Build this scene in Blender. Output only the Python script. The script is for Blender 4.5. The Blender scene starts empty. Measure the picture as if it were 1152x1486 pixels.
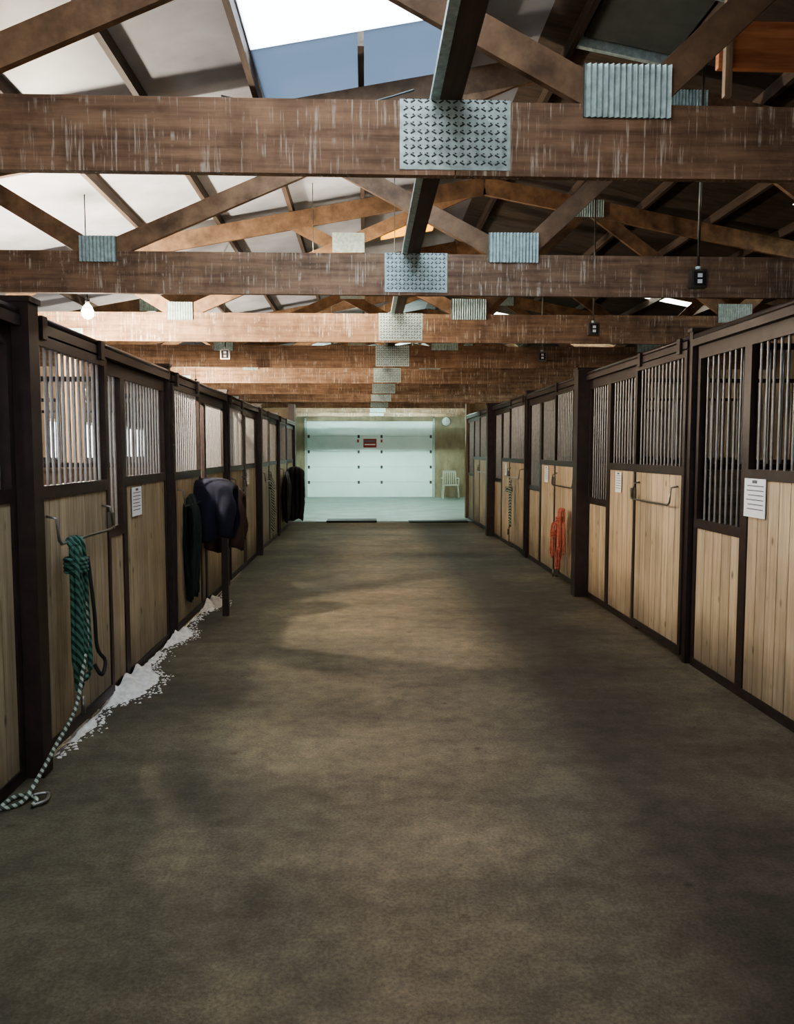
import bpy, math, random
from mathutils import Vector, Matrix
random.seed(7)
D = bpy.data
SC = bpy.context.scene
try:
    SC.view_settings.look = 'AgX - Medium High Contrast'
except Exception as e:
    print(e)

# ------------------------------------------------------------------ materials
def new_mat(name):
    m = D.materials.new(name); m.use_nodes = True
    nt = m.node_tree
    b = nt.nodes.get('Principled BSDF')
    return m, nt, b

def pos_scaled(nt, sc, src='pos'):
    if src == 'pos':
        g = nt.nodes.new('ShaderNodeNewGeometry'); out = g.outputs['Position']
    else:
        g = nt.nodes.new('ShaderNodeTexCoord'); out = g.outputs['Object']
    mp = nt.nodes.new('ShaderNodeMapping'); mp.inputs['Scale'].default_value = sc
    nt.links.new(out, mp.inputs['Vector'])
    return mp.outputs['Vector']

def noise(nt, vec, scale=1.0, detail=4, rough=0.6):
    n = nt.nodes.new('ShaderNodeTexNoise')
    n.inputs['Scale'].default_value = scale; n.inputs['Detail'].default_value = detail
    n.inputs['Roughness'].default_value = rough
    nt.links.new(vec, n.inputs['Vector'])
    return n.outputs['Fac']

def ramp(nt, fac, stops):
    r = nt.nodes.new('ShaderNodeValToRGB')
    while len(r.color_ramp.elements) < len(stops): r.color_ramp.elements.new(0.5)
    for e, (p, c) in zip(r.color_ramp.elements, stops):
        e.position = p; e.color = (c[0], c[1], c[2], 1)
    nt.links.new(fac, r.inputs['Fac'])
    return r.outputs['Color']

def mix(nt, fac, a, b, mode='MIX'):
    m = nt.nodes.new('ShaderNodeMix'); m.data_type = 'RGBA'; m.blend_type = mode
    for inp, v in ((m.inputs[0], fac), (m.inputs[6], a), (m.inputs[7], b)):
        if hasattr(v, 'links'): nt.links.new(v, inp)
        elif isinstance(v, (int, float)): inp.default_value = v
        else: inp.default_value = (v[0], v[1], v[2], 1)
    return m.outputs[2]

def bump(nt, b, fac, strength=0.3, dist=0.01):
    n = nt.nodes.new('ShaderNodeBump'); n.inputs['Strength'].default_value = strength
    n.inputs['Distance'].default_value = dist
    nt.links.new(fac, n.inputs['Height']); nt.links.new(n.outputs['Normal'], b.inputs['Normal'])

def wood(name, dark, light, grain=(1, 1, 1), var=0.25, streak=False, rough=0.75, knots=False, stain=None):
    m, nt, b = new_mat(name)
    v = pos_scaled(nt, grain)
    f = noise(nt, v, 1.0, 5, 0.65)
    mid = [(a + c) / 2 for a, c in zip(dark, light)]
    col = ramp(nt, f, [(0.3, dark), (0.5, mid), (0.7, light)])
    g = nt.nodes.new('ShaderNodeNewGeometry')
    rr = ramp(nt, g.outputs['Random Per Island'], [(0, (1 - var,) * 3), (1, (1 + var * 0.5,) * 3)])
    col = mix(nt, 1.0, col, rr, 'MULTIPLY')
    big = noise(nt, pos_scaled(nt, (1, 1, 1)), 1.7, 3, 0.6)
    col = mix(nt, 0.6, col, ramp(nt, big, [(0.3, (0.6, 0.58, 0.56)), (0.7, (1.15, 1.12, 1.1))]), 'MULTIPLY')
    if knots:
        vo = nt.nodes.new('ShaderNodeTexVoronoi'); vo.inputs['Scale'].default_value = 1.0
        nt.links.new(pos_scaled(nt, (7, 7, 3.6)), vo.inputs['Vector'])
        k = ramp(nt, vo.outputs['Distance'], [(0.0, (1, 1, 1)), (0.06, (0.8, 0.8, 0.8)), (0.13, (0, 0, 0))])
        col = mix(nt, k, col, [c * 0.35 for c in dark])
    if stain:
        sz = nt.nodes.new('ShaderNodeSeparateXYZ')
        gg = nt.nodes.new('ShaderNodeNewGeometry'); nt.links.new(gg.outputs['Position'], sz.inputs[0])
        ad = nt.nodes.new('ShaderNodeMath'); ad.operation = 'MULTIPLY_ADD'
        nt.links.new(big, ad.inputs[0]); ad.inputs[1].default_value = 0.5; nt.links.new(sz.outputs['Z'], ad.inputs[2])
        k = ramp(nt, ad.outputs[0], [(0.2, (0.85, 0.85, 0.85)), (0.7, (0, 0, 0))])
        col = mix(nt, k, col, stain)
    if streak:
        dk = noise(nt, pos_scaled(nt, (7, 7, 5)), 1.0, 5, 0.65)
        col = mix(nt, 0.65, col, ramp(nt, dk, [(0.35, (0.5, 0.47, 0.45)), (0.55, (1, 1, 1))]), 'MULTIPLY')
        s1 = noise(nt, pos_scaled(nt, (75, 75, 3.2)), 1.0, 3, 0.7)
        s2 = noise(nt, pos_scaled(nt, (4.5, 4.5, 9)), 1.0, 3, 0.7)
        k1 = ramp(nt, s1, [(0.55, (0, 0, 0)), (0.63, (1, 1, 1))])
        k2 = ramp(nt, s2, [(0.44, (0, 0, 0)), (0.58, (1, 1, 1))])
        k = mix(nt, 1.0, k1, k2, 'MULTIPLY')
        s3 = noise(nt, pos_scaled(nt, (28, 28, 5)), 1.0, 4, 0.75)
        k3 = ramp(nt, s3, [(0.64, (0, 0, 0)), (0.72, (0.8, 0.8, 0.8))])
        k = mix(nt, 1.0, k, k3, 'ADD')
        k = mix(nt, 0.35, k, (0, 0, 0))
        col = mix(nt, k, col, (0.60, 0.54, 0.46))
    nt.links.new(col, b.inputs['Base Color'])
    b.inputs['Roughness'].default_value = rough
    bump(nt, b, f, 0.25, 0.005)
    return m

def plain(name, col, rough=0.6, metal=0.0, nscale=8, namt=0.25):
    m, nt, b = new_mat(name)
    f = noise(nt, pos_scaled(nt, (1, 1, 1)), nscale, 4, 0.6)
    c = mix(nt, 1.0, col, ramp(nt, f, [(0.3, (1 - namt,) * 3), (0.7, (1 + namt * 0.4,) * 3)]), 'MULTIPLY')
    nt.links.new(c, b.inputs['Base Color'])
    b.inputs['Roughness'].default_value = rough; b.inputs['Metallic'].default_value = metal
    return m

def emis(name, col, s):
    m, nt, b = new_mat(name)
    b.inputs['Base Color'].default_value = (*col, 1)
    b.inputs['Emission Color'].default_value = (*col, 1)
    b.inputs['Emission Strength'].default_value = s
    return m

M_CHORD = wood('truss_chord_wood', (0.14, 0.080, 0.050), (0.37, 0.23, 0.14), (1.6, 1.6, 26), 0.2, streak=True)
M_WEB = wood('truss_web_wood', (0.12, 0.07, 0.04), (0.34, 0.21, 0.12), (7, 7, 7), 0.35)
M_PURL = wood('purlin_wood', (0.05, 0.035, 0.028), (0.14, 0.10, 0.075), (20, 1.5, 20), 0.3)
M_HEAD = wood('orange_header_wood', (0.30, 0.10, 0.04), (0.60, 0.26, 0.11), (1.6, 1.6, 20), 0.1)
M_PINE = wood('stall_pine_boards', (0.38, 0.28, 0.17), (0.66, 0.53, 0.365), (30, 30, 1.6), 0.22, knots=True, stain=(0.15, 0.115, 0.08), rough=0.6)
M_PINEL = wood('shaded_pine_boards', (0.26, 0.205, 0.13), (0.50, 0.41, 0.28), (30, 30, 1.6), 0.25, knots=True, stain=(0.11, 0.088, 0.06), rough=0.6)  # left-side pine, its shade put into a darker, greyer colour
M_PART = wood('partition_planks', (0.12, 0.08, 0.05), (0.33, 0.24, 0.15), (1.5, 1.5, 22), 0.3)
M_OUT = wood('barn_siding', (0.10, 0.075, 0.05), (0.24, 0.18, 0.12), (12, 12, 1.5), 0.2)
M_PLY = wood('plywood_wall', (0.24, 0.19, 0.12), (0.40, 0.33, 0.22), (4, 4, 1.5), 0.1)
M_POST = wood('timber_post', (0.13, 0.085, 0.05), (0.32, 0.22, 0.13), (18, 18, 1.5), 0.2)
M_STEEL = plain('brown_painted_steel', (0.040, 0.026, 0.023), 0.42, 0.2, 14, 0.4)
M_BAR = plain('grille_bar_steel', (0.24, 0.23, 0.225), 0.38, 0.6, 20, 0.2)
M_BARL = plain('lit_grille_bar_steel', (0.42, 0.41, 0.40), 0.35, 0.6, 20, 0.2)  # left-side bars: same steel, window light put into a lighter colour
M_DARK = plain('dark_gap_backing', (0.02, 0.014, 0.01), 0.9)
M_GALV = plain('galvanized_plate', (0.47, 0.58, 0.56), 0.5, 0.3, 30, 0.35)
M_SLOT = plain('plate_teeth_slots', (0.06, 0.07, 0.065), 0.7)
M_CHROME = plain('blanket_bar_metal', (0.25, 0.24, 0.22), 0.3, 0.8)
M_PAPER = plain('paper_sheet', (0.78, 0.80, 0.80), 0.8, 0, 3, 0.05)
M_INK = plain('printed_ink', (0.15, 0.15, 0.17), 0.8)
M_RED = plain('red_paint', (0.35, 0.03, 0.03), 0.6)
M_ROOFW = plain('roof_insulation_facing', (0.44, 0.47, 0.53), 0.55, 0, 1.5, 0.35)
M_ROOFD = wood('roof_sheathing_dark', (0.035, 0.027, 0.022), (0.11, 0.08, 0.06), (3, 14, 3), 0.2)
M_WHITE = plain('white_paint', (0.75, 0.76, 0.75), 0.5, 0, 3, 0.08)
M_GDOOR = plain('garage_door_steel', (0.74, 0.87, 0.84), 0.4, 0, 2, 0.06)
M_BLK = plain('black_rubber', (0.015, 0.015, 0.017), 0.6)
M_NAVY = plain('navy_blanket_cloth', (0.010, 0.012, 0.030), 0.95, 0, 12, 0.4)
M_TEAL = plain('dark_green_blanket_cloth', (0.010, 0.024, 0.024), 0.95, 0, 12, 0.4)
M_BRN = plain('leather_brown', (0.04, 0.02, 0.014), 0.6, 0, 12, 0.3)
M_ORANGE = plain('faded_red_rope_nylon', (0.44, 0.12, 0.085), 0.75, 0, 40, 0.4)
M_SHAV = plain('white_shavings', (0.72, 0.70, 0.66), 0.9, 0, 25, 0.3)
M_BED = plain('stall_bedding', (0.30, 0.23, 0.14), 0.95, 0, 12, 0.5)
M_PLAST = plain('cream_plastic', (0.36, 0.36, 0.28), 0.5, 0, 3, 0.05)
M_TUBE = emis('fill_tube_glow', (0.90, 0.94, 1.0), 82)
M_TUBEW = emis('warm_fill_tube_glow', (1.0, 0.85, 0.66), 80)
M_TUBEG = emis('end_bay_fill_tube_glow', (0.72, 1.0, 0.92), 370)
M_BULB = emis('bulb_glow', (1.0, 0.88, 0.65), 700)

def rope_mat(name, a, b_):
    m, nt, b = new_mat(name)
    w = nt.nodes.new('ShaderNodeTexWave'); w.bands_direction = 'DIAGONAL'
    w.inputs['Scale'].default_value = 14; w.inputs['Distortion'].default_value = 1.5
    nt.links.new(pos_scaled(nt, (1, 1, 1)), w.inputs['Vector'])
    nt.links.new(ramp(nt, w.outputs['Fac'], [(0.45, a), (0.55, b_)]), b.inputs['Base Color'])
    b.inputs['Roughness'].default_value = 0.8
    return m
M_ROPED = rope_mat('green_rope', (0.008, 0.045, 0.03), (0.07, 0.17, 0.13))
M_ROPEW = rope_mat('white_black_rope', (0.04, 0.05, 0.04), (0.34, 0.38, 0.32))

def floor_mat():
    m, nt, b = new_mat('packed_dirt')
    p = pos_scaled(nt, (1, 1, 1))
    f1 = noise(nt, p, 0.9, 6, 0.62); f2 = noise(nt, p, 9, 5, 0.7); f3 = noise(nt, p, 75, 3, 0.7)
    f4 = noise(nt, pos_scaled(nt, (0.5, 1.6, 1)), 1.0, 4, 0.6)
    c = ramp(nt, f1, [(0.32, (0.120, 0.098, 0.067)), (0.5, (0.182, 0.147, 0.099)), (0.68, (0.255, 0.205, 0.138))])
    c = mix(nt, 1.0, c, ramp(nt, f4, [(0.38, (0.72, 0.72, 0.72)), (0.55, (1.0, 1.0, 1.0))]), 'MULTIPLY')
    c = mix(nt, 1.0, c, ramp(nt, f2, [(0.35, (0.74, 0.73, 0.72)), (0.65, (1.14, 1.13, 1.12))]), 'MULTIPLY')
    c = mix(nt, 1.0, c, ramp(nt, f3, [(0.35, (0.70, 0.70, 0.70)), (0.65, (1.16, 1.16, 1.16))]), 'MULTIPLY')
    # scattered damp spots / droppings
    vo = nt.nodes.new('ShaderNodeTexVoronoi'); vo.inputs['Scale'].default_value = 2.3
    nt.links.new(p, vo.inputs['Vector'])
    sp = ramp(nt, vo.outputs['Distance'], [(0.02, (0.6, 0.58, 0.55)), (0.06, (1, 1, 1))])
    c = mix(nt, 1.0, c, sp, 'MULTIPLY')
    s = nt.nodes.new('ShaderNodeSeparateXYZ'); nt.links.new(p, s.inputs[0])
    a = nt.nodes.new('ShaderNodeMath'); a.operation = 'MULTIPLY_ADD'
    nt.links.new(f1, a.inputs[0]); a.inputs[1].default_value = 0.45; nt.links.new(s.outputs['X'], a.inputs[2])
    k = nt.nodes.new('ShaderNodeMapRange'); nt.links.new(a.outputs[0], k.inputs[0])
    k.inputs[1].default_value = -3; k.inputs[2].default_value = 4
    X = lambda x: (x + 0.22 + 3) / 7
    kc = ramp(nt, k.outputs[0], [(X(-1.6), (0.46, .50, .46)), (X(-0.8), (0.74, .78, .74)), (X(0.1), (1.10,1.08,1.05)), (X(0.85), (1.0,) * 3), (X(1.25), (0.40,) * 3), (X(1.6), (0.44,) * 3), (X(2.2), (0.72,) * 3)])  # brighter worn centre; shaded sides and shadow-like right band put into the colour
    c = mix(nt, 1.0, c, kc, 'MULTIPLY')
    nt.links.new(c, b.inputs['Base Color']); b.inputs['Roughness'].default_value = 0.85
    bump(nt, b, f3, 0.2, 0.01)
    return m
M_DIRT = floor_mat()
M_CONC = plain('concrete_slab', (0.22, 0.27, 0.245), 0.4, 0, 1.6, 0.45)

def translucent(name, col):
    m, nt, b = new_mat(name)
    t = nt.nodes.new('ShaderNodeBsdfTranslucent'); t.inputs['Color'].default_value = (*col, 1)
    out = nt.nodes['Material Output']
    nt.nodes.remove(b)
    d = nt.nodes.new('ShaderNodeBsdfDiffuse'); d.inputs['Color'].default_value = (*col, 1)
    x = nt.nodes.new('ShaderNodeMixShader'); x.inputs[0].default_value = 0.2
    nt.links.new(t.outputs[0], x.inputs[1]); nt.links.new(d.outputs[0], x.inputs[2])
    nt.links.new(x.outputs[0], out.inputs['Surface'])
    return m
M_SKYL = translucent('fiberglass_skylight', (0.85, 0.90, 0.86))
M_SKYB = translucent('clear_fiberglass_skylight', (0.84, 0.92, 1.0))
M_SKYD = translucent('grimy_fiberglass_skylight', (0.15, 0.18, 0.22))
M_SKYY = translucent('yellowed_fiberglass_skylight', (0.55, 0.36, 0.10))

# ------------------------------------------------------------------ mesh builder
class MB:
    def __init__(s): s.v = []; s.f = []; s.m = []; s.sm = []; s.mats = []
    def mi(s, mat):
        if mat not in s.mats: s.mats.append(mat)
        return s.mats.index(mat)
    def add(s, vs, fs, mat, smooth=False):
        o = len(s.v); s.v += [tuple(v) for v in vs]; i = s.mi(mat)
        for f in fs: s.f.append([a + o for a in f]); s.m.append(i); s.sm.append(smooth)
    def box(s, x0, x1, y0, y1, z0, z1, mat):
        x0, x1 = sorted((x0, x1)); y0, y1 = sorted((y0, y1)); z0, z1 = sorted((z0, z1))
        vs = [(x, y, z) for z in (z0, z1) for y in (y0, y1) for x in (x0, x1)]
        s.add(vs, [(0, 2, 3, 1), (4, 5, 7, 6), (0, 1, 5, 4), (2, 6, 7, 3), (0, 4, 6, 2), (1, 3, 7, 5)], mat)
    def beam(s, p, q, w, h, mat, up=(0, 0, 1)):
        p = Vector(p); q = Vector(q); d = (q - p).normalized(); u = Vector(up)
        side = d.cross(u)
        if side.length < 1e-4: side = Vector((1, 0, 0))
        side.normalize(); u = side.cross(d).normalized()
        vs = []
        for c in (p, q):
            for a, b in ((-1, -1), (1, -1), (1, 1), (-1, 1)): vs.append(c + side * a * w / 2 + u * b * h / 2)
        s.add(vs, [(0, 1, 2, 3), (7, 6, 5, 4), (0, 4, 5, 1), (1, 5, 6, 2), (2, 6, 7, 3), (3, 7, 4, 0)], mat)
    def tube(s, pts, r, mat, n=8, cap=True):
        pts = [Vector(p) for p in pts]; vs = []; N = len(pts)
        ref = Vector((0, 0, 1))
        for i, p in enumerate(pts):
            d = (pts[min(i + 1, N - 1)] - pts[max(i - 1, 0)]).normalized()
            if abs(d.dot(ref)) > 0.95: a = d.cross(Vector((0.3, 1, 0))).normalized()
            else: a = d.cross(ref).normalized()
            b = d.cross(a)
            rr = r[i] if isinstance(r, (list, tuple)) else r
            for k in range(n):
                t = 2 * math.pi * k / n; vs.append(p + a * math.cos(t) * rr + b * math.sin(t) * rr)
        fs = []
        for i in range(N - 1):
            for k in range(n):
                k2 = (k + 1) % n
                fs.append((i * n + k, i * n + k2, (i + 1) * n + k2, (i + 1) * n + k))
        if cap: fs += [tuple(range(n))[::-1], tuple(range((N - 1) * n, N * n))]
        s.add(vs, fs, mat, True)
    def prism_y(s, poly, y0, y1, mat):   # poly in xz
        n = len(poly)
        vs = [(x, y0, z) for x, z in poly] + [(x, y1, z) for x, z in poly]
        fs = [tuple(range(n)), tuple(range(2 * n - 1, n - 1, -1))]
        fs += [(i, i + n, (i + 1) % n + n, (i + 1) % n) for i in range(n)]
        s.add(vs, fs, mat)
    def obj(s, name, parent=None, loc=(0, 0, 0), bevel=0, mesh_name=None):
        me = D.meshes.new(mesh_name or name); me.from_pydata(s.v, [], s.f)
        for m in s.mats: me.materials.append(m)
        me.polygons.foreach_set('material_index', s.m); me.polygons.foreach_set('use_smooth', s.sm)
        me.update()
        o = D.objects.new(name, me); o.location = loc
        SC.collection.objects.link(o)
        if parent: o.parent = parent
        if bevel:
            b = o.modifiers.new('bevel', 'BEVEL'); b.width = bevel; b.segments = 2; b.limit_method = 'ANGLE'
        return o
def empty(name, loc=(0, 0, 0)):
    o = D.objects.new(name, None); o.location = loc; SC.collection.objects.link(o); return o

# ------------------------------------------------------------------ key dimensions (metres)
XL, XR = -1.61, 2.36        # stall front faces
WL, WR = -4.75, 5.50        # outer walls
Y0, Y1 = -3.6, 26.85        # building ends
CAMZ = 1.55
RIDGE = 1.2
def roof_z(x):              # underside of roof deck
    return CAMZ + 2.60 + 0.186 * x if x <= RIDGE else CAMZ + 2.60 + 0.186 * RIDGE - 0.186 * (x - RIDGE)

# ------------------------------------------------------------------ floor
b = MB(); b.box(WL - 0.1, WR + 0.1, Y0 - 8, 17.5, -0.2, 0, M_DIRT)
b.obj('floor')
b = MB(); b.box(WL - 0.1, WR + 0.1, 17.5, Y1 + 0.1, -0.2, 0.012, M_CONC); b.obj('floor_concrete')
b = MB()
b.box(-0.85, 0.25, 17.3, 17.9, 0.0, 0.045, M_BLK); b.box(0.95, 2.25, 17.25, 17.6, 0.0, 0.03, M_BLK); b.obj('rubber_threshold_mat', bevel=0.01)

# ------------------------------------------------------------------ outer walls
def side_wall(name, x0, x1, wins, ztop):
    b = MB(); z0, z1 = 1.35, 2.05
    ys = [Y0]
    for a, c in wins: ys += [a, c]
    ys.append(Y1)
    for i in range(0, len(ys), 2): b.box(x0, x1, ys[i], ys[i + 1], 0, ztop, M_OUT)
    for a, c in wins:
        b.box(x0, x1, a, c, 0, z0, M_OUT); b.box(x0, x1, a, c, z1, ztop, M_OUT)
    return b.obj(name)
def window(n, x0, x1, a, c):
    b = MB(); z0, z1 = 1.35, 2.05
    t = 0.045
    b.box(x0, x1, a, a + t, z0, z1, M_WHITE); b.box(x0, x1, c - t, c, z0, z1, M_WHITE)
    b.box(x0, x1, a + t, c - t, z0, z0 + t, M_WHITE); b.box(x0, x1, a + t, c - t, z1 - t, z1, M_WHITE)
    m = (a + c) / 2; xm = (x0 + x1) / 2
    b.box(xm - .015, xm + .015, m - 0.02, m + 0.02, z0 + t, z1 - t, M_WHITE)
    b.obj('window_%d' % n)
PL = [-1.6, 1.05, 3.80, 6.58, 9.27, 11.95, 14.7, 18.0]
PR = [-3.2, -0.2, 2.72, 5.68, 8.42, 11.5, 14.6, 18.3]
wl = [((a + c) / 2 - 1.1, (a + c) / 2 + 1.1) for a, c in zip(PL, PL[1:])]
wr = []
side_wall('wall_left', WL - 0.1, WL, wl, roof_z(WL) + 0.0)
side_wall('wall_right', WR, WR + 0.1, wr, roof_z(WR) + 0.0)
n = 1
for a, c in wl: window(n, WL - 0.09, WL - 0.01, a, c); n += 1

def end_wall(name, y0, y1, xa, xb, zt, mat):
    b = MB()
    b.prism_y([(WL, 0), (xa, 0), (xa, roof_z(xa)), (WL, roof_z(WL))], y0, y1, mat)
    b.prism_y([(xb, 0), (WR, 0), (WR, roof_z(WR)), (xb, roof_z(xb))], y0, y1, mat)
    b.prism_y([(xa, zt), (xb, zt), (xb, roof_z(xb)), (RIDGE, roof_z(RIDGE)), (xa, roof_z(xa))], y0, y1, mat)
    return b.obj(name)
DX0, DX1, DZ = -1.95, 2.27, 2.56
end_wall('wall_back', Y1, Y1 + 0.12, DX0, DX1, DZ, M_PLY)
end_wall('wall_front', Y0 - 0.12, Y0, -1.1, 1.8, 3.1, M_OUT)

# ------------------------------------------------------------------ roof
b = MB()
def deck(xa, xb, ya, yb, mat, th=0.04):
    za, zb = roof_z(xa), roof_z(xb)
    b.prism_y([(xa, za), (xb, zb), (xb, zb + th), (xa, za + th)], ya, yb, mat)
def deck_with_holes(xa, xb, holes, mat):
    xs = sorted({xa, xb} | {h[0] for h in holes} | {h[1] for h in holes})
    for x0, x1 in zip(xs, xs[1:]):
        y = Y0 - 0.3
        for h in sorted([h for h in holes if h[0] <= x0 and h[1] >= x1], key=lambda h: h[2]):
            deck(x0, x1, y, h[2], mat); y = h[3]
        deck(x0, x1, y, Y1 + 0.3, mat)
S0, S1 = -0.70, 0.66
HL = [(0.2, 0.85, 9.4, 10.2), (-0.7, -0.1, 13.6, 14.4), (-0.1, 0.5, 18.5, 19.5), (S0, S1, 2.9, 5.15), (S0, S1, 5.15, 6.05)]
HR = [(4.0, 4.9, 10.9, 11.9), (1.9, 4.8, 15.0, 16.2), (4.0, 5.0, 6.9, 7.5), (2.2, 5.0, 20.0, 21.5)]
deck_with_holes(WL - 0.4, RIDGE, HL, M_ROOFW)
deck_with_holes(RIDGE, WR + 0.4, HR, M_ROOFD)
b.obj('ceiling')
for i, h in enumerate(HL + HR):
    b = MB(); deck(h[0], h[1], h[2], h[3], M_SKYY if i < 3 else (M_SKYB if i == 3 else (M_SKYD if i == 4 else M_SKYL)), 0.01); b.obj('window_skylight_%d' % (i + 1))
b = MB()
x = -0.73 - 0.71 * 5
while x < WR - 0.1:
    if abs(x - RIDGE) > 0.05:
        spans = [(Y0 + .02, 2.9), (5.15, Y1 - .02)] if S0 < x < S1 else [(Y0 + .02, Y1 - .02)]
        for ya, yb in spans:
            b.beam((x, ya, roof_z(x) - 0.045), (x, yb, roof_z(x) - 0.045), 0.04, 0.088, M_PURL)
    x += 0.71
b.obj('roof_purlins')
b = MB()
for (xa, xb, ya, yb, mt, dz) in ((1.46, 2.06, 4.75, 5.45, M_SLOT, .012), ):
    za, zb = roof_z(xa) - dz, roof_z(xb) - dz
    b.prism_y([(xa, za - .02), (xb, zb - .02), (xb, zb), (xa, za)], ya, yb, mt)
b.beam((1.42, 4.7, roof_z(1.42) - .04), (2.1, 4.7, roof_z(2.1) - .04), .04, .08, M_GALV)
b.beam((1.42, 5.5, roof_z(1.42) - .04), (2.1, 5.5, roof_z(2.1) - .04), .04, .08, M_GALV)
b.obj('roof_vent_hatch')
b = MB(); b.box(1.86, 3.15, 4.28, 4.32, 3.56, 3.80, M_HEAD); b.box(1.88, 1.92, 4.24, 4.278, 3.40, roof_z(1.9) - .0, M_POST)
b.box(3.1, 3.14, 4.24, 4.278, 3.40, roof_z(3.14), M_POST); b.obj('loft_header_beam', bevel=.004)

# ------------------------------------------------------------------ trusses
CH0, CH1 = 2.645, 2.93
def truss_mesh():
    b = MB(); T = 0.02
    tz = lambda x: roof_z(x) - 0.09 - 0.09
    b.box(WL + .01, 0.36, -T, T, CH0, CH1, M_CHORD); b.box(0.363, WR - .01, -T, T, CH0, CH1, M_CHORD)
    b.beam((WL + .02, 0, tz(WL)), (RIDGE, 0, tz(RIDGE)), 0.04, 0.17, M_WEB)
    b.beam((RIDGE, 0, tz(RIDGE)), (WR - .02, 0, tz(WR)), 0.04, 0.17, M_WEB)
    L = (-1.83, CH1); R = (1.05, CH1)
    def web(p, q, w=0.125, off=0.0, mat=M_WEB): b.beam((p[0], off, p[1]), (q[0], off, q[1]), 0.036, w, mat)
    web((L[0] + .05, L[1]), (1.05, tz(1.05) - .02), off=0.0)
    web((R[0] - .05, R[1]), (-0.75, tz(-.75)), off=0.001)
    web((L[0] - .05, L[1]), (-2.75, tz(-2.75)))
    web((R[0] + .05, R[1]), (2.25, tz(2.25)))
    web((2.25, tz(2.25)), (3.75, CH1)); web((3.8, CH1), (4.5, tz(4.5)))
    web((-2.75, tz(-2.75)), (-3.7, CH1))
    b.box(0.14, 0.58, -T - .004, -T, CH0 + .02, CH1 + .005, M_GALV)
    nx, nz = 15, 9
    for i in range(nx):
        for j in range(nz):
            cx = 0.15 + (i + .5) * (0.42 / nx); cz = CH0 + .03 + (j + .5) * (0.265 / nz)
            sg = 1 if (i + j) % 2 else -1
            b.beam((cx - .009, -T - .0045, cz - .005 * sg), (cx + .009, -T - .0045, cz + .005 * sg), .002, .0065, M_SLOT)
            b.beam((cx - .002, -T - .0045, cz + .009), (cx + .005, -T - .0045, cz + .009), .002, .005, M_SLOT)
    def corr(x0, x1, z0, z1):
        k = int((x1 - x0) / 0.012); k += k % 2
        vs = []
        for i in range(k + 1):
            xx = x0 + (x1 - x0) * i / k; yy = -T - (0.003 if i % 2 else 0.016)
            vs += [(xx, yy, z0), (xx, yy, z1)]
        b.add(vs, [(2 * i, 2 * i + 2, 2 * i + 3, 2 * i + 1) for i in range(k)], M_GALV)
        b.box(x0, x1, -T - .003, -T, z0, z1, M_SLOT)
    corr(0.87, 1.22, 2.875, 3.08); corr(-1.96, -1.71, 2.855, 3.03)
    corr(2.05, 2.4, tz(2.25) - .1, tz(2.25) + .07); corr(-2.9, -2.6, tz(-2.75) - .1, tz(-2.75) + .06)
    corr(3.6, 3.95, 2.86, 3.05)
    b.box(-0.32, 0.0, -T - .004, -T, 3.53, 3.72, M_GALV)
    return b
TY = [0.83 - 2.44, 0.83, 3.27, 5.71, 8.15, 10.59, 13.03, 15.47, 17.91, 20.35, 22.79, 25.23]
first = truss_mesh().obj('roof_truss', loc=(0, TY[0], 0), bevel=0.003)
for y in TY[1:]:
    o = first.copy(); o.name = 'roof_truss'; o.location.y = y; SC.collection.objects.link(o)

b = MB()
b.box(0.30, 0.385, TY[0], 25.3, CH1 + .002, CH1 + .042, M_PURL)
b.box(0.262, 0.298, TY[0], 25.3, CH1 + .002, CH1 + .03, M_GALV)
b.obj('truss_brace_board')

for y in (8.15, 13.03, 17.91):
    b = MB(); b.box(-3.05, -2.83, y - .1, y + .1, 0, CH0 - .002, M_POST)
    b.box(-3.09, -2.79, y - .045, y - .022, CH0 - .1, CH0 + .12, M_GALV)
    b.obj('timber_column', bevel=0.006)

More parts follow.
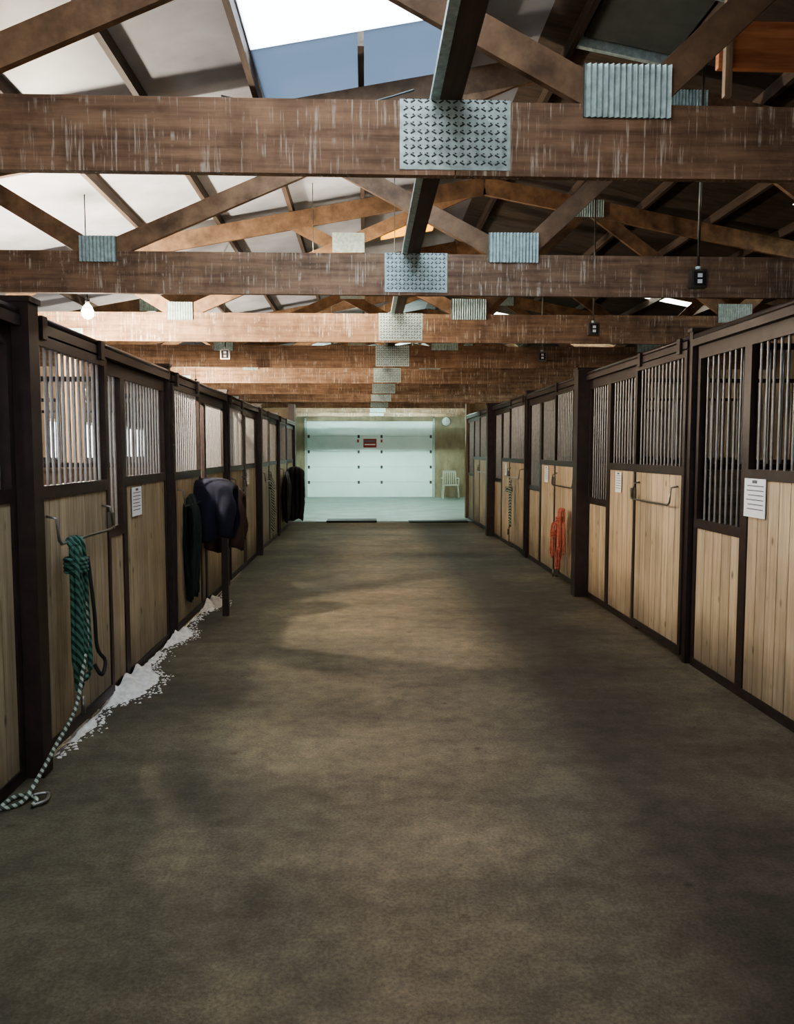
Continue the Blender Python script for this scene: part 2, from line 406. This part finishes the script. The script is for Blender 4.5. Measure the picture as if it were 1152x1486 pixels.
# ------------------------------------------------------------------ stalls
def stall(side, ya, yb, big, idx):
    s = -1 if side == 'L' else 1
    X0 = XL if side == 'L' else XR
    H = 2.17 if side == 'L' else 2.34
    ZH = 1.38 if side == 'L' else 1.44
    ZLW = 1.07
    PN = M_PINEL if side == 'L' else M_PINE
    BR = M_BARL if side == 'L' else M_BAR
    root = empty('horse_stall', (X0, ya, 0))
    def fin(b, nm, bev=0):
        o = b.obj(nm, bevel=bev); o.parent = root; o.matrix_parent_inverse = Matrix.Translation((-X0, -ya, 0)); return o
    f = MB(); w = MB()
    def bx(t0, t1, y0, y1, z0, z1, mat, B=f): B.box(X0 + s * t0, X0 + s * t1, y0, y1, z0, z1, mat)
    pw = (0.11 if side == 'L' else 0.17) if big else 0.06
    pt = (-0.08 if side == 'L' else -0.13) if big else -0.03
    bx(pt, 0.10, ya - pw / 2, ya + pw / 2, 0.0, H + 0.06, M_STEEL)
    bx(pt - .01, 0.11, ya - pw / 2 - .01, ya + pw / 2 + .01, H + 0.06, H + 0.085, M_STEEL)
    s0, s1 = ya + pw / 2, yb - 0.06
    if side == 'L': secs = [('door', 0.0, 0.41), ('low', 0.41, 0.58), ('high', 0.58, 1.0)]
    else: secs = [('door', 0.0, 0.41), ('high', 0.41, 0.74), ('low', 0.74, 1.0)]
    for kind, a, c in secs:
        y0 = s0 + (s1 - s0) * a; y1 = s0 + (s1 - s0) * c
        zg = ZLW if kind == 'low' else ZH
        t0, t1 = (-0.045, -0.005) if kind == 'door' else (0.0, 0.045)
        sw = 0.045
        zb = 0.05 if kind == 'door' else 0.0
        top = H - 0.09 if kind != 'door' else H - 0.06
        bx(t0, t1, y0, y0 + sw, zb, top, M_STEEL); bx(t0, t1, y1 - sw, y1, zb, top, M_STEEL)
        bx(t0, t1, y0 + sw, y1 - sw, zb, zb + 0.06, M_STEEL)
        bx(t0, t1, y0 + sw, y1 - sw, zg - 0.065, zg, M_STEEL)
        bx(t0, t1, y0 + sw, y1 - sw, top - 0.05, top, M_STEEL)
        bx(t1 - .012, t1 - .004, y0 + sw, y1 - sw, zb + .06, zg - .065, M_DARK)
        nb = max(2, round((y1 - y0 - 2 * sw) / 0.13)); bw = (y1 - y0 - 2 * sw) / nb
        for k in range(nb):
            yy = y0 + sw + k * bw
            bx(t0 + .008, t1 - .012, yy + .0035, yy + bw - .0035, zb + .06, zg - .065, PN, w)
        nbars = max(3, round((y1 - y0 - 2 * sw) / 0.078))
        tm = X0 + s * (t0 + t1) / 2
        for k in range(1, nbars):
            yy = y0 + sw + (y1 - y0 - 2 * sw) * k / nbars
            f.tube([(tm, yy, zg - .002), (tm, yy, top - .048)], 0.0085, BR, 7, False)
        if kind == 'door':
            for yy in (y0 + .12, y1 - .12):
                bx(-.065, -.045, yy - .03, yy + .03, top - .02, H + .03, M_STEEL)
            bx(-.075, -.045, y1 - .06, y1 - .01, ZH - .30, ZH - .20, M_CHROME)
            xx = X0 - s * 0.10; zz = ZH - 0.29
            pts = [(X0 - s * .04, y0 + .12, zz + .14), (X0 - s * .09, y0 + .12, zz + .13), (xx, y0 + .12, zz + .02), (xx, y0 + .15, zz),
                   (xx, y1 - .17, zz), (xx, y1 - .14, zz + .02), (X0 - s * .09, y1 - .14, zz + .13), (X0 - s * .04, y1 - .14, zz + .14)]
            f.tube(pts, 0.008, M_CHROME, 8)
    bx(0.0, 0.05, s0, s1, H - 0.09, H - 0.01, M_STEEL)
    bx(-0.045, 0.0, s0, s1 , H - 0.05, H + 0.0, M_STEEL)
    f.tube([(X0 - s * .02, s0, H + .02), (X0 - s * .02, s1, H + .02)], 0.02, M_STEEL, 8)
    fin(f, 'steel_frame_and_grilles'); fin(w, 'pine_boards', 0.002)
    p = MB(); XW = (WL + .02) if side == 'L' else (WR - .02)
    xa, xb = X0 + s * 0.12, XW
    for k in range(7):
        z = 0.02 + k * 0.2
        p.box(xa, xb, ya - .018, ya + .018, z, z + .195, M_PART)
    p.box(xa, xb, ya - .025, ya + .025, 1.42, 1.46, M_STEEL); p.box(xa, xb, ya - .025, ya + .025, H - .06, H - .02, M_STEEL)
    nb = int(abs(xb - xa) / 0.10)
    for k in range(nb + 1):
        xx = xa + (xb - xa) * (k + .5) / (nb + 1)
        p.tube([(xx, ya, 1.46), (xx, ya, H - .06)], 0.008, M_BAR, 6, False)
    fin(p, 'partition')
    q = MB(); q.box(X0 + s * .13, XW, ya + .04, yb - .04, 0.001, 0.05, M_BED); fin(q, 'bedding')
for i, (a, c) in enumerate(zip(PL, PL[1:])): stall('L', a, c, i in (2, 5), i)
for i, (a, c) in enumerate(zip(PR, PR[1:])): stall('R', a, c, i in (4, 6), i)
b = MB(); b.box(WL + .02, XL - .0, 18.06, 18.14, 0, 2.5, M_PLY); b.box(XL - .1, XL + .04, 17.96, 18.2, 0, 2.6, M_STEEL); b.obj('partition_wall_left')
b = MB(); b.box(XR + .12, WR - .02, 18.36, 18.44, 0, 2.64, M_PLY); b.box(XR - .04, XR + .12, 18.3, 18.5, 0, 2.64, M_POST); b.obj('partition_wall_right')

# ------------------------------------------------------------------ far end: garage door
g = empty('door_garage', (0.16, Y1, 0))
def gfin(b, nm, bev=0):
    o = b.obj(nm, bevel=bev); o.parent = g; o.matrix_parent_inverse = Matrix.Translation((-0.16, -Y1, 0))
b = MB(); nsec = 5; hs = DZ / nsec
for i in range(nsec):
    b.box(DX0, DX1, Y1 + .03, Y1 + .07, 0.012 + i * hs + .003, 0.012 + (i + 1) * hs - .005, M_GDOOR)
b.box(DX0, DX1, Y1 + .072, Y1 + .08, 0.012, DZ, M_GALV)
gfin(b, 'door_sections', 0.004)
b = MB()
for i in range(1, nsec):
    for x in (DX0 + .06, DX0 + 1.73, DX0 + 2.5, DX1 - .06):
        b.box(x - .035, x + .035, Y1 + .018, Y1 + .03, i * hs - .05, i * hs + .05, M_SLOT)
for x in (DX0 - .04, DX1 + .04):
    b.box(x - .03, x + .03, Y1 - .05, Y1 - .002, 0.012, DZ + .1, M_GALV)
for x in (DX0 + .02, DX1 - .02):
    b.box(x - .02, x + .02, Y1 - .9, Y1 - .05, DZ + .12, DZ + .17, M_GALV)
b.tube([(DX0 - .1, Y1 - .08, DZ + .22), (DX1 + .1, Y1 - .08, DZ + .22)], 0.02, M_GALV, 8)
gfin(b, 'tracks_and_hinges')
b = MB(); b.box(-.06, .38, Y1 + .015, Y1 + .029, 1.68, 1.97, M_RED); b.box(-.02, .34, Y1 + .012, Y1 + .015, 1.76, 1.80, M_PAPER); b.box(-.02, .34, Y1 + .012, Y1 + .015, 1.86, 1.92, M_INK)
b.box(-.27, -.21, Y1 + .018, Y1 + .029, 1.85, 1.95, M_RED); b.box(.52, .58, Y1 + .018, Y1 + .029, 1.85, 1.95, M_RED)
gfin(b, 'warning_sign')
b = MB()
b.box(DX0 - .18, DX0 - .075, Y1 - .02, Y1 - .001, 0.012, DZ + .3, M_PLY); b.box(DX1 + .075, DX1 + .18, Y1 - .02, Y1 - .001, .012, DZ + .3, M_PLY)
b.box(DX0 - .18, DX1 + .18, Y1 - .02, Y1 - .001, DZ + .3, DZ + .36, M_WHITE); b.obj('trim_1', bevel=.004)
b = MB(); b.tube([(2.72, Y1 - .045, 2.55), (2.72, Y1 - .002, 2.55)], 0.16, M_INK, 28); b.tube([(2.72, Y1 - .05, 2.55), (2.72, Y1 - .044, 2.55)], 0.14, M_PAPER, 28)
b.box(2.715, 2.725, Y1 - .055, Y1 - .051, 2.55, 2.65, M_INK); b.box(2.72, 2.79, Y1 - .055, Y1 - .051, 2.545, 2.555, M_INK); b.obj('wall_clock')

b = MB(); cx, cy = 2.80, 26.2
b.box(cx - .24, cx + .24, cy - .24, cy + .22, .42, .45, M_PLAST)
for sx in (-1, 1):
    b.beam((cx + sx * .22, cy - .22, .42), (cx + sx * .27, cy - .28, 0.013), .05, .04, M_PLAST, (0, 1, 0))
    b.beam((cx + sx * .22, cy + .2, .42), (cx + sx * .25, cy + .28, 0.013), .05, .04, M_PLAST, (0, 1, 0))
    b.beam((cx + sx * .26, cy - .24, .66), (cx + sx * .26, cy + .26, .66), .05, .03, M_PLAST)
    b.beam((cx + sx * .25, cy - .22, .42), (cx + sx * .26, cy - .22, .66), .05, .03, M_PLAST, (0, 1, 0))
    b.beam((cx + sx * .22, cy + .21, .42), (cx + sx * .2, cy + .33, .86), .05, .03, M_PLAST, (0, 1, 0))
for k in range(5):
    xx = cx - .14 + k * .07; b.beam((xx, cy + .215, .44), (xx, cy + .33, .86), .035, .015, M_PLAST, (0, 1, 0))
b.beam((cx - .22, cy + .335, .87), (cx + .22, cy + .335, .87), .03, .07, M_PLAST); b.obj('garden_chair', bevel=.006)

# ------------------------------------------------------------------ lamps
def fill_tube(x, y, z, ln, tube, along='x'):  # builds an added tube fixture that serves as fill light
    e = empty('fill_tube_light', (x, y, z)); b = MB()
    def P(a, c, d): return (x + a, y + c, z + d) if along == 'x' else (x + c, y + a, z + d)
    h = ln / 2
    b.beam(P(-h, 0, .05), P(h, 0, .05), .07, .05, M_WHITE)
    for a in (-h + .02, h - .02): b.beam(P(a, -.07, .02), P(a, .07, .02), .03, .06, M_WHITE)
    for c in (-.05, .05): b.tube([P(-h + .03, c, 0), P(h - .03, c, 0)], .015, tube, 8)
    for a in (-h * .7, h * .7):
        p = P(a, 0, .07); b.tube([p, (p[0], p[1], roof_z(p[0]))], .004, M_CHROME, 5)
    o = b.obj('fixture'); o.parent = e; o.matrix_parent_inverse = Matrix.Translation((-x, -y, -z))
fill_tube(-0.10, 1.9, 3.50, 1.1, M_TUBE)  # added tube above the frame, fills the near floor and truss
fill_tube(-0.10, 7.7, 3.22, 1.1, M_TUBEW)  # added warm tubes, hidden behind chords, to light the beams
fill_tube(-0.10, 11.8, 3.42, 1.1, M_TUBEW)
fill_tube(-0.10, 16.6, 3.48, 1.1, M_TUBEW)
for (x, y) in ((-0.9, 20.9), (1.3, 20.9), (-0.9, 24.2), (1.3, 24.2)):
    fill_tube(x, y, 3.3, 1.2, M_TUBEG)  # added ceiling tubes that brighten the end bay and garage door

def bulb(bx_, by_, bz_, e):
    b = MB()
    b.tube([(bx_, by_, bz_ + .12), (bx_, by_, roof_z(bx_))], .005, M_BLK, 6)
    b.tube([(bx_, by_, bz_ + .07), (bx_, by_, bz_ + .12)], [.02, .018], M_BLK, 12)
    prof = [(.07, .016), (.045, .036), (.01, .05), (-.025, .045), (-.045, .025), (-.052, .006)]
    b.tube([(bx_, by_, bz_ + z) for z, r in prof], [r for z, r in prof], M_BULB, 16)
    h = b.obj('hanging_light_bulb')
    l = D.lights.new('bulb_light', 'POINT'); l.energy = e; l.color = (1, .86, .68); l.shadow_soft_size = .06
    o = D.objects.new('bulb_light', l); o.location = (bx_, by_, bz_ - .13); SC.collection.objects.link(o); o.parent = h
bulb(-2.36, 7.0, 2.73, 480)
bulb(-2.5, 12.0, 2.5, 240)  # extra bulb, added out of sight to warm the far trusses
b = MB()
b.tube([(-0.85 + 1.15 * t, 4.95 + .1 * math.sin(3 * t), 3.66 - .06 * math.sin(math.pi * t) + .06 * t) for t in [i / 16 for i in range(17)]], .006, M_SLOT, 6)
b.obj('slack_power_cable')

for x, y, z in ((2.27, 5.45, 2.72), (2.27, 7.95, 2.76), (2.3, 10.4, 2.78), (-1.63, 9.5, 2.68)):
    b = MB()
    b.tube([(x, y, z + .07), (x, y, roof_z(x) - .0)], .009, M_CHROME, 8)
    b.box(x - .055, x + .055, y - .03, y + .03, z - .06, z + .06, M_CHROME)
    b.box(x - .04, x + .04, y - .034, y - .03, z - .045, z + .045, M_BLK)
    for dz in (-.02, .02): b.box(x - .016, x + .016, y - .037, y - .034, z + dz - .013, z + dz + .013, M_PAPER)
    b.tube([(x, y, z + .06), (x, y, z + .085)], .018, M_GALV, 10)
    b.obj('hanging_outlet_box')

def notice(side, y0, y1, z0, z1):
    b = MB(); s = 1 if side == 'R' else -1; x = (XR - .001 if side == 'R' else XL + .001)
    b.box(x, x - s * .004, y0, y1, z0, z1, M_PAPER)
    h = z1 - z0
    for k in range(6):
        zz = z1 - h * (0.2 + k * 0.12); ww = (y1 - y0) * random.uniform(.1, .25)
        b.box(x - s * .004, x - s * .005, y0 + .02, y1 - ww, zz, zz + h * .025, M_INK)
    b.box(x - s * .004, x - s * .005, (y0 + y1) / 2 - .03, (y0 + y1) / 2 + .03, z1 - h * .12, z1 - h * .04, M_INK)
    b.obj('paper_notice')
notice('R', 4.60, 4.86, 1.15, 1.385); notice('R', 7.25, 7.42, 1.17, 1.36); notice('R', 10.2, 10.4, 1.15, 1.36)
notice('R', 13.2, 13.4, 1.15, 1.36); notice('L', 5.55, 5.78, 1.1, 1.3); notice('L', 10.9, 11.1, 1.1, 1.3)

# ------------------------------------------------------------------ ropes and tack
def sm(pts, n=6):
    P = [Vector(p) for p in pts]; out = []
    P = [P[0]] + P + [P[-1]]
    for i in range(1, len(P) - 2):
        for k in range(n):
            t = k / n; a, b_, c, d = P[i - 1:i + 3]
            out.append(0.5 * ((2 * b_) + (-a + c) * t + (2 * a - 5 * b_ + 4 * c - d) * t * t + (-a + 3 * b_ - 3 * c + d) * t ** 3))
    out.append(P[-2]); return out
def rope_hank(name, x, y, ztop, zbot, mat, n=6, r=.012, s=1, spread=.05):
    b = MB()
    for i in range(n):
        w = random.uniform(.02, .07); dx = s * random.uniform(0.0, .05); zb = zbot + random.uniform(0, .35) * (ztop - zbot)
        yy = y + random.uniform(-spread, spread)
        b.tube(sm([(x + dx, yy - w * .4, ztop - .03), (x + dx * 1.2, yy - w, (ztop + zb) / 2 + random.uniform(-.1, .1)), (x + dx, yy - w * .7, zb + .06), (x + dx, yy, zb),
                   (x + dx * 1.3, yy + w * .7, zb + .07), (x + dx, yy + w, (ztop + zb) / 2), (x + dx, yy + w * .4, ztop - .03), (x, yy, ztop), (x + dx, yy - w * .4, ztop - .03)]), r, mat, 7)
    for k in range(4):
        z = ztop - .10 - k * .02
        b.tube([(x + s * .025 + .05 * math.cos(t), y + .06 * math.sin(t), z) for t in [i * math.pi / 6 for i in range(13)]], r * .9, mat, 6)
    b.tube([(x + s * .03, y + .03, zbot + .05), (x + s * .03, y + .03, zbot - .04)], .012, M_CHROME, 8)
    return b.obj(name)
rope_hank('green_lead_rope', XL + .10, 4.12, 1.10, .22, M_ROPED, 8, .013, 1)
b = MB()
b.tube(sm([(XL + .14, 4.20, 1.0), (XL + .15, 4.18, .6), (XL + .16, 4.10, .48), (XL + .17, 3.93, .28), (XL + .14, 3.75, .16), (XL + .12, 3.55, .06), (XL + .1, 3.45, .015), (XL + .03, 3.4, .013), (XL + .05, 3.52, .013), (XL + .14, 3.5, .013), (XL + .16, 3.42, .013)], 8), .010, M_ROPEW, 8)
b.tube(sm([(XL + .16, 3.42, .013), (XL + .20, 3.47, .014), (XL + .18, 3.53, .02), (XL + .13, 3.5, .025)]), .008, M_CHROME, 8)
b.obj('striped_lead_rope')
b = MB()
b.tube(sm([(XL + .15, 4.22, 1.0), (XL + .17, 4.24, .7), (XL + .17, 4.27, .5), (XL + .2, 4.30, .42), (XL + .2, 4.24, .36), (XL + .17, 4.22, .42)]), .010, M_BLK, 8)
b.obj('halter_strap')
rope_hank('red_lead_rope', XR - .12, 8.95, .90, .2, M_ORANGE, 8, .009, -1, .12)
rope_hank('red_lead_rope', XR - .12, 9.2, .72, .12, M_ORANGE, 6, .009, -1, .10)
rope_hank('striped_lead_rope', XR - .12, 12.2, 1.1, .3, M_ROPEW, 4, .012, -1)
rope_hank('striped_lead_rope', XL + .12, 12.6, 1.12, .2, M_ROPEW, 5, .013, 1)

def blanket(name, cx, cy, ztop, wy, wx, drop, mat, folds=5, rot=False, thick=.018, flare=0.0, droop=.10):
    b = MB(); nu, nv = 28, 26; vs = []
    prof_len = wx + 2 * drop
    for i in range(nu + 1):
        v = i / nu
        for j in range(nv + 1):
            u = j / nv * prof_len - prof_len / 2
            a = abs(u); sg = 1 if u >= 0 else -1
            if a < wx / 2: x = u; z = -0.35 * (a / (wx / 2)) ** 2 * wx / 2; hang = 0
            else:
                hang = a - wx / 2; x = sg * (wx / 2 + .02 * math.sin(hang * 5) + flare * hang); z = -.35 * wx / 2 - hang
            fo = math.sin(v * folds * 6.28 + sg) * .018 * min(1, hang * 4 + .15) + math.sin(v * 13 + u * 9) * .008
            x += sg * fo
            zz = z + (random.uniform(-.004, .004)) + (-.03 * math.sin(v * 7 + sg) * (hang / max(drop, .01)))
            zz -= droop * abs(2 * v - 1) ** 3 * (1 - .9 * hang / max(drop, .01))
            y = (v - .5) * wy * (1 + .18 * math.sin(3.14 * hang / max(drop, .01)) - .12 * hang / max(drop, .01)) + .01 * math.sin(u * 20)
            if rot: x, y = y, x
            vs.append((cx + x, cy + y, ztop + zz))
    fs = [(i * (nv + 1) + j, i * (nv + 1) + j + 1, (i + 1) * (nv + 1) + j + 1, (i + 1) * (nv + 1) + j) for i in range(nu) for j in range(nv)]
    b.add(vs, fs, mat, True); o = b.obj(name)
    m = o.modifiers.new('thick', 'SOLIDIFY'); m.thickness = thick
    m = o.modifiers.new('sub', 'SUBSURF'); m.levels = 1; m.render_levels = 1
    return o
b = MB()
b.box(-1.35, -1.29, 7.47, 7.53, 0, 1.17, M_STEEL); b.box(-1.60, -1.29, 7.47, 7.53, 1.17, 1.22, M_STEEL)
b.box(-1.37, -1.27, 7.45, 7.55, 1.0, 1.02, M_STEEL); b.obj('blanket_rack', bevel=.004)
blanket('navy_horse_blanket', -1.43, 7.50, 1.27, .42, .18, .50, M_NAVY, 3, True, .04, .14, .07)
blanket('green_horse_blanket', -1.53, 7.05, 1.20, .30, .05, .92, M_TEAL, 3)
blanket('brown_saddle_pad', -1.42, 8.1, 1.20, .38, .10, .62, M_BRN, 3, True, .03, .1)
blanket('black_horse_blanket', -1.49, 15.2, 1.20, .6, .03, .95, M_BLK, 4, False, .03, .03)
blanket('black_horse_blanket', -1.40, 16.0, 1.25, .34, .06, 1.05, M_BLK, 4, True, .03)

# ------------------------------------------------------------------ white bedding shavings pushed out under the left sill
b = MB(); NY, NX = 260, 10; vs = []
random.seed(3)
def lob(y, c, w, a): return a * math.exp(-((y - c) / w) ** 2)
def width(y):
    wd = lob(y, 4.4, .28, .085) + lob(y, 5.3, .38, .22) + lob(y, 5.0, .16, .06) + lob(y, 6.0, .22, .05) + lob(y, 6.65, .28, .17) + lob(y, 7.3, .18, .04) + lob(y, 8.05, .36, .19)
    return wd + .010 * math.sin(y * 13) + .007 * math.sin(y * 31 + 1) + .006 * math.sin(y * 67) - .018
for i in range(NY + 1):
    y = 3.95 + 4.9 * i / NY
    wd = max(0.004, width(y) + random.uniform(-.010, .006))
    for j in range(NX + 1):
        q = j / NX
        z = min(.06, wd * .4) * (1 - q ** 1.5) * (1 + .35 * math.sin(y * 23 + q * 7)) + (random.uniform(-.007, .007) if 0 < j < NX else 0) - (.004 if j == NX else 0)
        vs.append((XL + .015 + wd * q, y, z))
fs = [(i * (NX + 1) + j, i * (NX + 1) + j + 1, (i + 1) * (NX + 1) + j + 1, (i + 1) * (NX + 1) + j) for i in range(NY) for j in range(NX)]
b.add(vs, fs, M_SHAV, True)
for k in range(420):
    y = random.uniform(4.0, 8.8); wd = max(.02, width(y)); x = XL + .02 + wd * 1.0 + abs(random.gauss(0, .035))
    r = random.uniform(.004, .013)
    b.add([(x - r, y - r, .0), (x + r, y - r * .6, .0), (x, y + r * 1.4, .0), (x, y, r * .7)], [(0, 1, 3), (1, 2, 3), (2, 0, 3)], M_SHAV)
b.obj('spilled_white_shavings')

# ------------------------------------------------------------------ daylight + camera
w = D.worlds.new('World'); SC.world = w; w.use_nodes = True
bg = w.node_tree.nodes['Background']
bg.inputs['Color'].default_value = (0.90, 0.95, 1.0, 1); bg.inputs['Strength'].default_value = 5.0
sl = D.lights.new('sun', 'SUN'); sl.energy = 36; sl.angle = math.radians(3); sl.color = (1, .97, .93)
so = D.objects.new('sun', sl); SC.collection.objects.link(so)
so.rotation_euler = Vector((0.12, 0.25, -1)).to_track_quat('-Z', 'Y').to_euler()

cam = D.cameras.new('camera'); co = D.objects.new('camera', cam); SC.collection.objects.link(co)
cam.sensor_fit = 'VERTICAL'; cam.sensor_height = 36; cam.lens = 28.0; cam.clip_end = 200
co.location = (0, 0, CAMZ)
yaw = math.radians(2.28); pit = math.radians(4.35)
Fv = Vector((math.sin(yaw) * math.cos(pit), math.cos(yaw) * math.cos(pit), -math.sin(pit)))
co.rotation_euler = Fv.to_track_quat('-Z', 'Y').to_euler()
SC.camera = co
